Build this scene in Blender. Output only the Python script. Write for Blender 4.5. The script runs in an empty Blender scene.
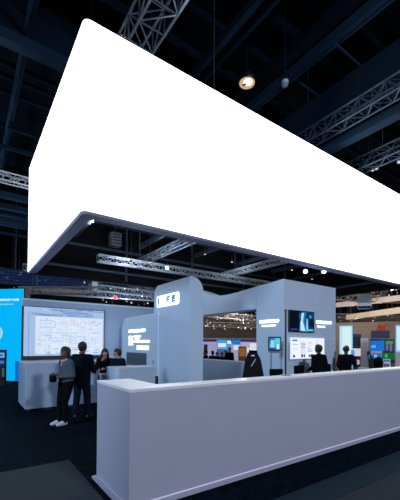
import bpy, bmesh, math, random
from mathutils import Vector, Matrix
random.seed(7)
C = bpy.context.scene.collection
PI = math.pi
V = Vector

# ------------------------------------------------------------------ camera
EYE = V((0, 0, 1.65))
FPX, YAW, PITCH, ROLL, CY = 331.54, math.radians(35.2085), math.radians(0.9666), math.radians(0.3199), 338.717
FW = V((math.sin(YAW) * math.cos(PITCH), math.cos(YAW) * math.cos(PITCH), math.sin(PITCH)))
RT0 = V((math.cos(YAW), -math.sin(YAW), 0))
UP0 = RT0.cross(FW)
RT = RT0 * math.cos(ROLL) + UP0 * math.sin(ROLL)
UPV = UP0 * math.cos(ROLL) - RT0 * math.sin(ROLL)
# survey helpers: where a sight line meets a known plane of the hall
def ray(x, y): return FW + RT * ((x - 200) / FPX) - UPV * ((y - CY) / FPX)
def at_z(x, y, z): d = ray(x, y); return EYE + d * ((z - EYE.z) / d.z)
def at_u(x, y, u): d = ray(x, y); return EYE + d * (u / d.x)
def at_v(x, y, v): d = ray(x, y); return EYE + d * (v / d.y)
def at_d(x, y, D): return EYE + ray(x, y) * D

cam = bpy.data.cameras.new('camera')
co = bpy.data.objects.new('camera', cam); C.objects.link(co)
m = Matrix((RT, UPV, -FW)).transposed().to_4x4(); m.translation = EYE
co.matrix_world = m
cam.sensor_fit = 'HORIZONTAL'; cam.sensor_width = 36; cam.lens = FPX / 400 * 36
cam.shift_y = (CY - 250) / 400
cam.clip_end = 400
S = bpy.context.scene
S.camera = co
S.view_settings.view_transform = 'Standard'; S.view_settings.look = 'None'
S.view_settings.gamma = 1; S.view_settings.exposure = 0.0
S.view_settings.use_curve_mapping = False

# ------------------------------------------------------------------ materials
MATS = {}
def srgb(c): return tuple(((v / 255) / 12.92 if v / 255 <= .04045 else ((v / 255 + .055) / 1.055) ** 2.4) for v in c)
def mat(name, c, rough=.6, metal=0, noise=0, scale=8, bump=0, spec=.5):
    if name in MATS: return MATS[name]
    m = bpy.data.materials.new(name); m.use_nodes = True
    nt = m.node_tree; b = nt.nodes['Principled BSDF']
    b.inputs['Roughness'].default_value = rough; b.inputs['Metallic'].default_value = metal
    b.inputs['Specular IOR Level'].default_value = spec
    lin = c
    if noise or bump:
        tc = nt.nodes.new('ShaderNodeTexCoord'); n = nt.nodes.new('ShaderNodeTexNoise')
        n.inputs['Scale'].default_value = scale; n.inputs['Detail'].default_value = 6
        nt.links.new(tc.outputs['Object'], n.inputs['Vector'])
        r = nt.nodes.new('ShaderNodeValToRGB')
        r.color_ramp.elements[0].position = .3; r.color_ramp.elements[1].position = .7
        r.color_ramp.elements[0].color = (*[v * (1 - noise) for v in lin], 1)
        r.color_ramp.elements[1].color = (*[min(1, v * (1 + noise)) for v in lin], 1)
        nt.links.new(n.outputs['Fac'], r.inputs['Fac']); nt.links.new(r.outputs['Color'], b.inputs['Base Color'])
        if bump:
            bp = nt.nodes.new('ShaderNodeBump'); bp.inputs['Strength'].default_value = bump; bp.inputs['Distance'].default_value = .01
            nt.links.new(n.outputs['Fac'], bp.inputs['Height']); nt.links.new(bp.outputs['Normal'], b.inputs['Normal'])
    else:
        b.inputs['Base Color'].default_value = (*lin, 1)
    MATS[name] = m
    return m
def emit(c, s=1.0):
    k = 'glow_%d_%d_%d_%.2f' % (*c, s)
    if k in MATS: return MATS[k]
    m = bpy.data.materials.new(k); m.use_nodes = True; nt = m.node_tree
    b = nt.nodes['Principled BSDF']
    b.inputs['Base Color'].default_value = (0, 0, 0, 1); b.inputs['Roughness'].default_value = .6
    b.inputs['Specular IOR Level'].default_value = .1
    b.inputs['Emission Color'].default_value = (*srgb(c), 1); b.inputs['Emission Strength'].default_value = s
    MATS[k] = m
    return m

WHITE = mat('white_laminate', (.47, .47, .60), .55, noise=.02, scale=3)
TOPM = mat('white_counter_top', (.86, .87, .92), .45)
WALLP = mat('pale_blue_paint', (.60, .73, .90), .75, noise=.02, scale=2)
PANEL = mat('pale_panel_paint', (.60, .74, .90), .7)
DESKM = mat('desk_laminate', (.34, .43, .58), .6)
BLACK = mat('black_plastic', (.012, .013, .016), .45)
BLACKM = mat('black_matte', (.006, .007, .009), .9, spec=.1)
FABRIC = mat('black_fabric', (.004, .005, .007), .9, noise=.3, scale=40, spec=.05)
STEEL = mat('truss_aluminium', (.30, .36, .45), .4, .7)
DARKSTEEL = mat('dark_truss_steel', (.05, .08, .13), .5, .3)
BEAM = mat('ceiling_beam_paint', (.006, .016, .034), .9, noise=.1, scale=1, spec=.06)
CEIL = mat('ceiling_paint', (.002, .006, .012), .9, noise=.2, scale=.6, spec=.05)
GREYM = mat('grey_metal', (.25, .28, .34), .4, .5)
SKIN = mat('skin', (.17, .075, .05), .6)
SKIN2 = mat('light_skin', (.42, .24, .17), .6)
HAIR = mat('dark_hair', (.008, .007, .007), .6)
NAVY = mat('navy_suit_cloth', (.0035, .007, .014), .85, noise=.2, scale=50, spec=.05)
NAVYT = mat('navy_trouser_cloth', (.005, .010, .019), .85, spec=.05)
GREYK = mat('grey_knit', (.065, .09, .125), .9, noise=.25, scale=90, bump=.2, spec=.2)
TEAL = mat('dark_teal_cloth', (.006, .015, .024), .9, spec=.05)
SHOEW = mat('white_shoe', (.55, .58, .64), .6)
SHOEB = mat('black_shoe', (.01, .01, .012), .4)
TAN = mat('tan_wall_paint', (.25, .225, .20), .8, noise=.1, scale=.3)
CREAM = mat('cream_fascia', (.75, .62, .48), .7)
PINKISH = mat('pinkish_fascia', (.55, .47, .46), .7)
LILAC = mat('lilac_booth_wall', (.62, .60, .68), .7)
ORANGE = mat('orange_paint', (.75, .12, .04), .6)
AMBER = mat('amber_wood', (.35, .16, .04), .5, noise=.2, scale=6)
DNAVY = mat('dark_navy_board', (.03, .04, .075), .6)

# ------------------------------------------------------------------ mesh helpers
class MB:
    def __init__(s): s.bm = bmesh.new(); s.mats = []
    def mi(s, m):
        if m is None: return 0
        if m not in s.mats: s.mats.append(m)
        return s.mats.index(m)
    def faces(s, vs, fs, m=None, smooth=False):
        bv = [s.bm.verts.new(v) for v in vs]; i = s.mi(m)
        for f in fs:
            try:
                q = s.bm.faces.new([bv[k] for k in f]); q.material_index = i; q.smooth = smooth
            except ValueError: pass
        return s
    def box(s, a, b, m=None):
        x0, y0, z0 = a; x1, y1, z1 = b
        vs = [(x0, y0, z0), (x1, y0, z0), (x1, y1, z0), (x0, y1, z0), (x0, y0, z1), (x1, y0, z1), (x1, y1, z1), (x0, y1, z1)]
        return s.faces(vs, [(3, 2, 1, 0), (4, 5, 6, 7), (0, 1, 5, 4), (1, 2, 6, 5), (2, 3, 7, 6), (3, 0, 4, 7)], m)
    def prism(s, pts, z0, z1, m=None, mtx=None, smooth=False):
        n = len(pts)
        vs = [V((p[0], p[1], z0)) for p in pts] + [V((p[0], p[1], z1)) for p in pts]
        if mtx is not None: vs = [mtx @ v for v in vs]
        bv = [s.bm.verts.new(v) for v in vs]; i = s.mi(m)
        fl = [list(reversed(range(n))), list(range(n, 2 * n))]
        for f in fl:
            q = s.bm.faces.new([bv[k] for k in f]); q.material_index = i
        for k in range(n):
            q = s.bm.faces.new([bv[k], bv[(k + 1) % n], bv[n + (k + 1) % n], bv[n + k]]); q.material_index = i; q.smooth = smooth
        return s
    def tube(s, p, q, r, n=8, m=None, r2=None):
        p, q = V(p), V(q); d = (q - p); 
        if d.length < 1e-6: return s
        z = d.normalized(); x = z.orthogonal().normalized(); y = z.cross(x); r2 = r if r2 is None else r2
        vs = [p + (x * math.cos(2 * PI * k / n) + y * math.sin(2 * PI * k / n)) * r for k in range(n)] + \
             [q + (x * math.cos(2 * PI * k / n) + y * math.sin(2 * PI * k / n)) * r2 for k in range(n)]
        fs = [(k, (k + 1) % n, n + (k + 1) % n, n + k) for k in range(n)] + [tuple(reversed(range(n))), tuple(range(n, 2 * n))]
        return s.faces(vs, fs, m, False)
    def lathe(s, prof, n=20, m=None, mtx=None):
        vs = []
        for r, z in prof:
            for k in range(n): vs.append(V((r * math.cos(2 * PI * k / n), r * math.sin(2 * PI * k / n), z)))
        if mtx is not None: vs = [mtx @ v for v in vs]
        fs = []
        for j in range(len(prof) - 1):
            for k in range(n):
                fs.append((j * n + k, j * n + (k + 1) % n, (j + 1) * n + (k + 1) % n, (j + 1) * n + k))
        fs.append(tuple(reversed(range(n)))); fs.append(tuple(range((len(prof) - 1) * n, len(prof) * n)))
        return s.faces(vs, fs, m, True)
    def blob(s, p, q, r0, r1, sx=1, sy=1, n=12):
        p, q = V(p), V(q); d = q - p
        z = d.normalized() if d.length > 1e-6 else V((0, 0, 1))
        x = z.orthogonal().normalized(); y = z.cross(x)
        rings = []
        for a in (-80, -50, -20, 0): rings.append((p, r0, math.radians(a)))
        for a in (0, 20, 50, 80): rings.append((q, r1, math.radians(a)))
        vs = []
        for c, r, a in rings:
            for k in range(n):
                o = (x * math.cos(2 * PI * k / n) + y * math.sin(2 * PI * k / n)) * (r * math.cos(a)) + z * (r * math.sin(a))
                vs.append(c + V((o.x * sx, o.y * sy, o.z)))
        R = len(rings); fs = [(j * n + k, j * n + (k + 1) % n, (j + 1) * n + (k + 1) % n, (j + 1) * n + k) for j in range(R - 1) for k in range(n)]
        fs += [tuple(reversed(range(n))), tuple(range((R - 1) * n, R * n))]
        return s.faces(vs, fs, None, True)
    def bevel(s, w, seg=2):
        bmesh.ops.remove_doubles(s.bm, verts=s.bm.verts, dist=1e-6)
        bmesh.ops.bevel(s.bm, geom=s.bm.edges[:], offset=w, segments=seg, affect='EDGES', clamp_overlap=True, profile=.5)
        return s
    def build(s, name, m=None, parent=None, loc=None):
        bmesh.ops.recalc_face_normals(s.bm, faces=s.bm.faces[:])
        me = bpy.data.meshes.new(name); s.bm.to_mesh(me); s.bm.free()
        for x in (s.mats or [m]): me.materials.append(x)
        o = bpy.data.objects.new(name, me); C.objects.link(o)
        if parent is not None: o.parent = parent
        if loc is not None: o.location = loc
        return o
def tag(o, label, cat, group=None, kind=None):
    o['label'] = label; o['category'] = cat
    if group: o['group'] = group
    if kind: o['kind'] = kind
    return o
def thing(name, label, cat, loc=(0, 0, 0), rz=0, group=None):
    o = bpy.data.objects.new(name, None); C.objects.link(o)
    o.location = loc; o.rotation_euler = (0, 0, rz); o.empty_display_size = .1
    return tag(o, label, cat, group)
def struct(o): o['kind'] = 'structure'; return o
def dup(root, loc, rz=0, label=None, scale=None):
    r = root.copy(); C.objects.link(r); r.location = loc; r.rotation_euler = (0, 0, rz)
    if scale: r.scale = (scale,) * 3
    if label: r['label'] = label
    for ch in list(root.children):
        c = ch.copy(); C.objects.link(c); c.parent = r
        for g in list(ch.children):
            d = g.copy(); C.objects.link(d); d.parent = c
    return r
def rrect(x0, y0, x1, y1, r, n=6, corners=(1, 1, 1, 1)):     # corners: bl br tr tl
    pts = []
    for (cx, cy, a, on) in ((x0 + r, y0 + r, 180, corners[0]), (x1 - r, y0 + r, 270, corners[1]), (x1 - r, y1 - r, 0, corners[2]), (x0 + r, y1 - r, 90, corners[3])):
        if not on:
            pts.append((x0 if a in (180, 90) else x1, y0 if a in (180, 270) else y1)); continue
        for k in range(n + 1):
            t = math.radians(a + 90 * k / n); pts.append((cx + r * math.cos(t), cy + r * math.sin(t)))
    return pts
def frame_u(o):   # a plane facing -u: text runs towards -v
    m = Matrix(((0, 0, -1), (-1, 0, 0), (0, 1, 0))).to_4x4(); m.translation = V(o); return m
def frame_v(o):   # a plane facing -v
    m = Matrix(((1, 0, 0), (0, 0, -1), (0, 1, 0))).to_4x4(); m.translation = V(o); return m
def frame_face(o, nrm):   # upright plane whose outward normal is nrm
    z = V((nrm[0], nrm[1], 0)).normalized(); y = V((0, 0, 1)); x = y.cross(z)
    m = Matrix((x, y, z)).transposed().to_4x4(); m.translation = V(o); return m
TO_CAM = lambda p: V((EYE.x - p[0], EYE.y - p[1], 0)).normalized()
def picture(name, parent, mtx, rects, t=.001):
    b = MB()
    for i, (x0, y0, x1, y1, c, s) in enumerate(rects):
        z = t * (i + 1)
        b.faces([mtx @ V(p) for p in ((x0, y0, z), (x1, y0, z), (x1, y1, z), (x0, y1, z))], [(0, 1, 2, 3)], emit(c, s))
    return b.build(name, None, parent)
def slab(name, m, parent, mtx, x0, y0, x1, y1, z0, z1, r=0, corners=(1, 1, 1, 1), bev=0):
    b = MB()
    b.prism(rrect(x0, y0, x1, y1, r, corners=corners) if r else [(x0, y0), (x1, y0), (x1, y1), (x0, y1)], z0, z1, None, mtx)
    if bev: b.bevel(bev)
    return b.build(name, m, parent)
def lettering(name, parent, mtx, x, y, length, h, glow, rnd, depth=.012, slope=0):
    """a raised line of small glyphs too fine to read"""
    b = MB(); cx = 0; sw = h * .24
    b.prism([(x, y + h * .38), (x + length, y + h * .38), (x + length, y + h * .62), (x, y + h * .62)], -.001, depth * .7, None, mtx)
    while cx < length - h * .3:
        w = h * rnd.uniform(.5, .85)
        if rnd.random() < .14 and cx > 0: cx += h * .35; continue
        w = min(w, length - cx)
        X = x + cx
        parts = [(X, y, X + sw, y + h)]
        k = rnd.randint(0, 4)
        if k in (0, 1): parts.append((X, y + h - sw, X + w, y + h))
        if k in (0, 2, 3): parts.append((X, y, X + w, y + sw))
        if k in (1, 2, 4): parts.append((X, y + h * .4, X + w, y + h * .4 + sw))
        if k in (3, 4): parts.append((X + w - sw, y, X + w, y + h))
        for (a, bb, c, d) in parts: b.prism([(a, bb), (c, bb), (c, d), (a, d)], .0, depth, None, mtx)
        cx += w + h * .16
    return b.build(name, glow, parent)

# ------------------------------------------------------------------ hall shell
fl = MB(); fl.box((-30, -12, -.1), (60, 60, 0)); struct(fl.build('floor', mat('grey_aisle_carpet', (.036, .043, .052), .9, noise=.25, scale=140, bump=.3, spec=.06)))
carpet_m = mat('navy_carpet', (.0012, .0052, .0112), .9, noise=.75, scale=9, bump=.3, spec=.04)
cp = MB()
cp.prism([(1.22, 2.45), (20, 2.45), (20, 30), (-18, 30), (-18, 4.95), (1.22, 4.95)], .0, .006)
struct(tag(cp.build('floor_carpet', carpet_m), 'dark navy booth carpet laid around the white counter', 'carpet'))
ce = MB(); ce.box((-30, -12, 13), (60, 60, 13.2)); struct(ce.build('ceiling', CEIL))
wf = MB(); wf.box((48, -12, 0), (48.3, 60, 6.2)); struct(wf.build('wall_right', TAN))
wf = MB(); wf.box((48, -12, 6.2), (48.3, 60, 13)); struct(wf.build('wall_right_upper', BLACKM))
wf = MB(); wf.box((-30, 42, 0), (48, 42.3, 6.0)); struct(wf.build('wall_back', TAN))
wf = MB(); wf.box((-30, 42, 6.0), (48, 42.3, 13)); struct(wf.build('wall_back_upper', BLACKM))
wf = MB(); wf.box((-30.3, -12, 0), (-30, 60, 13)); struct(wf.build('wall_left', BLACKM))

ed = MB(); ed.box((1.22, 2.08, 0), (20, 2.45, .004)); struct(tag(ed.build('floor_sheen', mat('painted_blue_sheen', (.012, .026, .040), .8, noise=.3, scale=60, spec=.15)), 'painted dark blue sheen on the grey floor along the booth carpet', 'floor sheen'))  # blue sheen of the grey floor put into the colour of a strip
def beam_along_u(x, y, z, w, h, u0=-28, u1=46, m=BEAM):
    p = at_z(x, y, z); b = MB(); b.box((u0, p.y - w / 2, z), (u1, p.y + w / 2, z + h)); return struct(b.build('ceiling_beam', m))
def beam_along_v(x, y, z, w, h, v0=-10, v1=41, m=BEAM):
    p = at_z(x, y, z); b = MB(); b.box((p.x - w / 2, v0, z), (p.x + w / 2, v1, z + h)); return struct(b.build('ceiling_beam', m))
BEAM2 = mat('blue_grey_beam_paint', (.012, .032, .066), .8, spec=.08)
beam_along_u(30, 52, 10.2, .5, .9, m=BEAM)
beam_along_u(30, 54, 9.9, .32, .3, m=BEAM2)
beam_along_u(20, 15, 12, .4, .8)
beam_along_v(352, 111, 9.0, .8, .9, m=BEAM)
beam_along_v(228, 38, 11.2, .18, .25, m=BEAM2)
beam_along_v(238, 45, 11.6, .10, .12, m=BEAM2)
beam_along_v(330, 46, 10.5, .16, .3, m=BEAM2); beam_along_v(337, 46, 10.4, .05, .05, m=BEAM2)
for (x0, y0, x1, y1) in ((335, 44, 364, 70), (300, 83, 322, 100)):
    p0, p1 = at_z(x0, y0, 10.3), at_z(x1, y1, 10.3); beam_along_u((x0 + x1) / 2, (y0 + y1) / 2, 10.3, .05, .05, p0.x, p1.x, BEAM2)
beam_along_v(290, 60, 11.5, .3, .4)
beam_along_v(395, 118, 8.2, .35, .25, m=BEAM2)
for (x, y) in ((205, 20), (340, 75), (365, 30), (120, 10)): beam_along_u(x, y, 12.2, .15, .3)
for (x, y, z) in ((20, 72, 11), (20, 84, 11), (22, 100, 11), (12, 130, 10.5), (10, 150, 10), (8, 215, 9), (8, 235, 8.5)): beam_along_u(x, y, z, .12, .15, m=BEAM)
for (x, y, z) in ((21, 60, 10.9), (25, 60, 10.9), (8, 120, 10.4)): beam_along_v(x, y, z, .09, .12, m=BEAM2)
for (x, y, z) in ((110, 245, 9), (130, 245, 9.5), (170, 235, 9), (215, 262, 9), (260, 262, 9), (330, 280, 9)): beam_along_u(x, y, z, .25, .3, m=BEAM2)

def truss(label, a, b, size, bays, group, chord=.025, m=STEEL, hang=True, name='lighting_truss'):
    a, b = V(a), V(b); d = (b - a).normalized(); side = V((0, 0, 1)).cross(d).normalized() * size / 2; up = V((0, 0, size / 2))
    t = thing(name, label, 'truss', a, 0, group)
    offs = [side + up, side - up, -side - up, -side + up]
    L = (b - a).length
    for o in offs: MB().tube(o, d * L + o, chord, 8).build('chord', m, t)
    br = MB()
    for k in range(bays):
        p0, p1 = d * (L * k / bays), d * (L * (k + 1) / bays)
        for j in range(4):
            o, q = offs[j], offs[(j + 1) % 4]
            br.tube(p0 + o, p1 + q, chord * .55, 5) if (k + j) % 2 else br.tube(p0 + q, p1 + o, chord * .55, 5)
            br.tube(p0 + o, p0 + q, chord * .5, 5)
    br.build('bracing', m, t)
    if hang:
        for f in (.15, .85):
            p = d * L * f; MB().tube(p + up, (p.x, p.y, 13 - a.z), .012, 6).build('suspension_cable', DARKSTEEL, t)
    return t

# ------------------------------------------------------------------ the big hanging light box
SU, SV, SZ0, SZ1, SU1, SV1 = 1.70, 6.18, 4.05, 7.72, 15.0, 12.81
GLOW = emit((255, 255, 255), 2.6)
sg = thing('hanging_light_box', 'huge white glowing rectangular light box hanging above the booth', 'hanging sign', (SU, SV, SZ0))
def ring(pts, z0, z1, name, m, parent, inset_top=0):
    b = MB(); n = len(pts)
    vs = [(x, y, z0) for x, y in pts] + [(x, y, z1) for x, y in pts]
    b.faces(vs, [(k, (k + 1) % n, n + (k + 1) % n, n + k) for k in range(n)], None, True)
    return b.build(name, m, parent)
W, D, Hh = SU1 - SU, SV1 - SV, SZ1 - SZ0
outer = rrect(0, 0, W, D, .11, 8)
# glowing fabric skin, its top edge turned over the frame
b = MB(); n = len(outer)
lev = [(0.0, 0.05), (0.0, Hh - .03), (.01, Hh - .01), (.10, Hh)]
vs = []
for ins, z in lev: vs += [(x, y, z) for x, y in rrect(ins, ins, W - ins, D - ins, .11, 8)]
b.faces(vs, [(j * n + k, j * n + (k + 1) % n, (j + 1) * n + (k + 1) % n, (j + 1) * n + k) for j in range(len(lev) - 1) for k in range(n)], None, True)
b.build('glowing_fabric_skin', GLOW, sg)
# soffit rim
BEAMI = mat('inner_frame_paint', (.04, .06, .09), .6, spec=.2)
SOFF = mat('lavender_soffit_paint', (.30, .30, .44), .6)
b = MB(); rin = .24
inner = rrect(rin, rin, W - rin, D - rin, .14, 8)
vs = [(x, y, 0.05) for x, y in outer] + [(x, y, 0.0) for x, y in rrect(.02, .02, W - .02, D - .02, .11, 8)] + [(x, y, 0.0) for x, y in inner] + [(x, y, .08) for x, y in inner]
b.faces(vs, [(j * n + k, j * n + (k + 1) % n, (j + 1) * n + (k + 1) % n, (j + 1) * n + k) for j in range(3) for k in range(n)])
rim = b.build('soffit_rim', SOFF, sg); rim.data.materials.append(BLACKM)
for p_ in rim.data.polygons:
    if p_.center.y > D - .5 or p_.center.x > W - .5: p_.material_index = 1
ring(inner, .08, Hh - .02, 'black_liner', BLACKM, sg)
b = MB(); ov = rrect(.1, .1, W - .1, D - .1, .14, 8)
b.faces([(x, y, Hh) for x, y in ov] + [(x, y, Hh - .02) for x, y in inner], [(k, (k + 1) % n, n + (k + 1) % n, n + k) for k in range(n)])
b.build('top_rim', BLACKM, sg)
for (x, y) in ((.2, .2), (W - .2, .2), (.2, D - .2), (W - .2, D - .2), (W / 2, .2), (W / 2, D - .2)):
    MB().tube((x, y, Hh - .01), (x, y, 13 - SZ0), .006, 6).build('suspension_cable', BLACKM, sg)
# rigging trusses hung inside the light box
pa = at_z(98, 258, 4.55); pj = at_z(236, 279, 4.55)
INNER = mat('rigging_aluminium', (.50, .55, .62), .45, .4)
truss('pale aluminium truss running lengthways under the white light box', (pa.x, pa.y, 4.55), (SU1 - 1.2, pa.y, 4.55), .22, 34, 'rigging trusses inside the light box', .022, INNER)
p2 = at_z(197, 241, 4.95)
truss('short aluminium truss crossing under the light box towards its front edge, left one', (at_z(150, 258, 4.95).x, SV + .45, 4.95), (at_z(150, 258, 4.95).x, SV1 - .5, 4.95), .22, 18, 'rigging trusses inside the light box', .022, STEEL)
truss('aluminium truss crossing under the light box above the doorway-like opening', (pj.x + .3, SV + .45, 4.95), (pj.x + .3, SV1 - .5, 4.95), .22, 18, 'rigging trusses inside the light box', .022, INNER)
# hoist box
ph = at_z(115, 240, 5.6)
hb = thing('chain_hoist', 'small dark grey chain hoist box hanging inside the light box', 'hoist', (ph.x, ph.y, 5.35))
b = MB(); b.box((-.2, -.16, 0), (.2, .16, .5)); b.bevel(.02); b.build('housing', mat('hoist_grey', (.12, .14, .18), .6), hb)
MB().tube((0, 0, .5), (0, 0, 13 - 5.35), .012, 6).build('chain', DARKSTEEL, hb)
b = MB(); 
for k in range(4): b.box((-.17, -.165, .06 + k * .11), (.17, -.16, .12 + k * .11))
b.build('vent_grille', BLACK, hb)

# inner frame bars of the light box
for k in range(5):
    x = .34 + k * (W - .68) / 4
    b = MB(); b.box((x - .04, D - .34, .1), (x + .04, D - .26, Hh - .1)); b.build('frame_bar', BEAMI, sg)
for z in (.35, 1.2, 2.2, 3.2):
    b = MB(); b.box((.3, D - .33, z), (W - .3, D - .25, z + .09)); b.build('frame_rail', BEAMI, sg)
    b = MB(); b.box((.25, .3, z), (.33, D - .3, z + .09)); b.build('frame_rail', BEAMI, sg)
    b = MB(); b.box((W - .33, .3, z), (W - .25, D - .3, z + .09)); b.build('frame_rail', BEAMI, sg)
for k in range(5):
    x = 1.5 + k * 2.6
    b = MB(); b.box((x - .06, .3, 1.5), (x + .06, D - .3, 1.68)); b.build('cross_beam', BEAMI, sg)

# ------------------------------------------------------------------ spot fixtures
LENSW = emit((235, 243, 255), 6)
def spot_fixture(label, px, py, z, aim, size=.09, power=0, color=(1, 1, 1), group='small white spotlights under the light box', glow=LENSW, cone=80, top=None):
    p = at_z(px, py, z)
    t = thing('spotlight', label, 'spotlight', p, 0, group)
    d = (V(aim) - p).normalized(); mt = d.to_track_quat('-Z', 'Y').to_matrix().to_4x4()
    b = MB(); b.lathe([(size * .75, size * 2.2), (size * .95, size * 1.6), (size, 0), (size * .9, -.004), (size * .9, .01)], 16, None, mt); b.build('housing', mat('spot_housing', (.3, .32, .36), .5), t)
    b = MB(); b.lathe([(size * .85, -.012), (size * .85, -.008)], 16, None, mt); b.build('lens', glow, t)
    tz = (top or z + .5) - z
    MB().tube(mt @ V((0, 0, size * 2.2)), (0, 0, tz), .012, 6).build('yoke', DARKSTEEL, t)
    if power:
        L = bpy.data.lights.new('spot_lamp', 'SPOT'); L.energy = power; L.color = color; L.spot_size = math.radians(cone); L.spot_blend = .6; L.shadow_soft_size = size
        o = bpy.data.objects.new('spot_lamp', L); C.objects.link(o); o.parent = t; o.matrix_local = mt @ Matrix.Translation((0, 0, -.05))
        o['kind'] = 'helper'
    return t
spot_fixture('bright white spotlight under the light box, above the blue screen wall', 324, 271.5, 4.4, (9, 4.5, 0), .10, 260, (.9, .94, 1), top=4.9)
spot_fixture('round white spotlight under the light box, left of the brightest one', 305.5, 271.5, 4.4, (6, 3.4, 1), .09, 260, (.9, .94, 1), top=4.9)
spot_fixture('white spotlight clamped on the long truss left of the tower', 167, 268, 4.35, (3, 4, 1), .07, 170, (.9, .95, 1), top=4.55)
spot_fixture('small white spotlight at the right edge beneath the light box', 392, 288, 4.3, (11, 4, 0), .13, 200, (.9, .94, 1), top=4.9)

for (px, py, z, lab) in ((93, 222, 5.6, 'tiny warm lamp in the near left corner inside the light box'), (131, 262.5, 4.42, 'tiny warm lamp clipped to the long truss, near its left end'), (172, 246, 5.2, 'tiny warm lamp beside the short crossing truss'), (150, 262, 4.42, 'tiny warm lamp on the long truss below the hoist box'), (232, 262, 5.2, 'tiny warm lamp inside the light box above the lintel'), (292, 270, 4.9, 'tiny warm lamp inside the light box left of the two white spotlights'), (345, 282, 4.9, 'tiny warm lamp inside the light box right of the two white spotlights'), (341, 288.5, 4.6, 'tiny warm lamp just above the right top corner of the wall block'), (354, 286.5, 4.7, 'tiny warm lamp above the rounded hanging sign, on its left'), (372, 288, 4.6, 'tiny warm lamp above the rounded hanging sign, on its right'), (312, 279, 4.6, 'tiny warm lamp below the two white spotlights'), (262, 268, 4.9, 'tiny warm lamp above the block end of the curved lintel'), (205, 254, 5.0, 'tiny warm lamp between the two crossing trusses under the light box')):
    p = at_z(px, py, z)
    t = thing('rigging_lamp', lab, 'lamp', p, 0, 'tiny warm lamps inside the light box')
    b = MB(); b.lathe([(.02, .09), (.04, .07), (.045, .0), (.04, -.004)], 12); b.build('housing', BLACK, t)
    b = MB(); b.lathe([(.036, -.012), (.036, -.006)], 12); b.build('lens', emit((255, 214, 176), 2.0), t)
    MB().tube((0, 0, .09), (0, 0, 12.99 - p.z), .006, 5).build('cable', DARKSTEEL, t)
    if py > 283 or px in (312, 262, 205): continue
    L = bpy.data.lights.new('rigging_bulb', 'POINT'); L.energy = 30; L.color = (.8, .88, 1); L.shadow_soft_size = .03
    o = bpy.data.objects.new('rigging_bulb', L); C.objects.link(o); o.parent = t; o.location = (0, 0, -.09)

# ------------------------------------------------------------------ reception counter
CU, CV, CW, CL, LW, CE = 1.3275, 3.0738, 3.33, 4.0606, 1.7496, 12.0
ct = thing('reception_counter', 'long white L-shaped reception counter with glowing base line in front', 'counter', (CU, CV, .006))
def Lpts(o, o2=None):
    o2 = o if o2 is None else o2
    return [(-o, -o), (CE - CU, -o), (CE - CU, CW - CV + o2), (LW - CU + o2, CW - CV + o2), (LW - CU + o2, CL - CV + o), (-o, CL - CV + o)]
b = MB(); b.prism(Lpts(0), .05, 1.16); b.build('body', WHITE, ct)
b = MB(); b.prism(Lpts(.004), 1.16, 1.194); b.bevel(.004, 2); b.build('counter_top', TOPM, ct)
b = MB(); b.prism(Lpts(-.03), .024, .05); b.build('glowing_base_strip', emit((226, 224, 255), .75), ct)
b = MB(); b.prism(Lpts(.045), 0, .024); b.build('plinth', WHITE, ct)

# items on and behind the counter
pp = at_z(285.6, 375.3, 1.2)
ps = thing('slim_pole', 'tall slim black pole standing on the counter on a grey base plate', 'pole', (pp.x, pp.y, 1.2))
b = MB(); b.lathe([(.075, 0), (.075, .008), (.06, .014)], 24); b.build('base_plate', GREYM, ps)
topz = at_d(286, 311, (pp - EYE).dot(FW)).z
MB().tube((0, 0, .012), (0, 0, topz - 1.2), .013, 10).build('pole', BLACK, ps)
b = MB(); b.lathe([(.013, 0), (.017, .004), (.017, .02), (.008, .026)], 10); b.build('end_cap', BLACK, ps, (0, 0, topz - 1.2))

# ------------------------------------------------------------------ tower wall
TU, TV, TL, TW, TZ = 4.80, 7.27, 9.30, .43, 3.44
tw = thing('display_tower', 'tall pale blue rounded tower wall with backlit blue logo', 'display wall', (TU, TV, 0.006))
def soft_tower():
    b = MB()
    prof = rrect(0, 0, TL - TV, TZ, .28, 8, (0, 0, 1, 0))
    # side outline in the v-z plane, thickness along u
    mt = Matrix(((0, 0, 1, 0), (1, 0, 0, 0), (0, 1, 0, 0), (0, 0, 0, 1)))
    b.prism(prof, 0, TW, None, mt)
    return b
b = soft_tower()
# round the upright edge and the upper corner of the near end
b.bm.edges.ensure_lookup_table()
es = [e for e in b.bm.edges if all(abs(v.co.z - TZ) < 1e-4 and v.co.x > TW - .01 for v in e.verts)]
bmesh.ops.bevel(b.bm, geom=es, offset=.36, segments=10, affect='EDGES', profile=.5)
b.build('tower_body', WALLP, tw)
L0, L1 = at_u(157.3, 302.5, TU), at_u(179.2, 297.5, TU)
fm = frame_u((-.004, L0.y - TV, (L0.z + L1.z) / 2))
Lw = L0.y - L1.y; hh = .17
lg = slab('logo_backing', emit((235, 245, 255), 2.6), tw, fm, 0, -hh, Lw, hh * .95, 0, .012, .06)
def letter(ch, x, w, c):
    b = MB(); z0, z1 = .012, .03; h0, h1 = -hh * .58, hh * .62; s = w * .26
    R = {'I': [(0, h0, w, h1)], 'C': [(0, h0, s, h1), (0, h1 - .06, w, h1), (0, h0, w, h0 + .06)],
         'F': [(0, h0, s, h1), (0, h1 - .06, w, h1), (0, -.03, w * .8, .03)],
         'E': [(0, h0, s * 1.4, h1), (0, h1 - .07, w, h1), (0, h0, w, h0 + .05), (0, -.03, w * .85, .03)]}[ch]
    for (a, bb, c2, d) in R: b.prism([(x + a, bb), (x + c2, bb), (x + c2, d), (x + a, d)], z0, z1, None, fm)
    return b.build('logo_letter', emit(c, 1.25), lg)
letter('I', Lw * .07, Lw * .05, (70, 122, 180)); letter('F', Lw * .48, Lw * .15, (80, 130, 186)); letter('E', Lw * .72, Lw * .15, (70, 130, 190))

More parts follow.
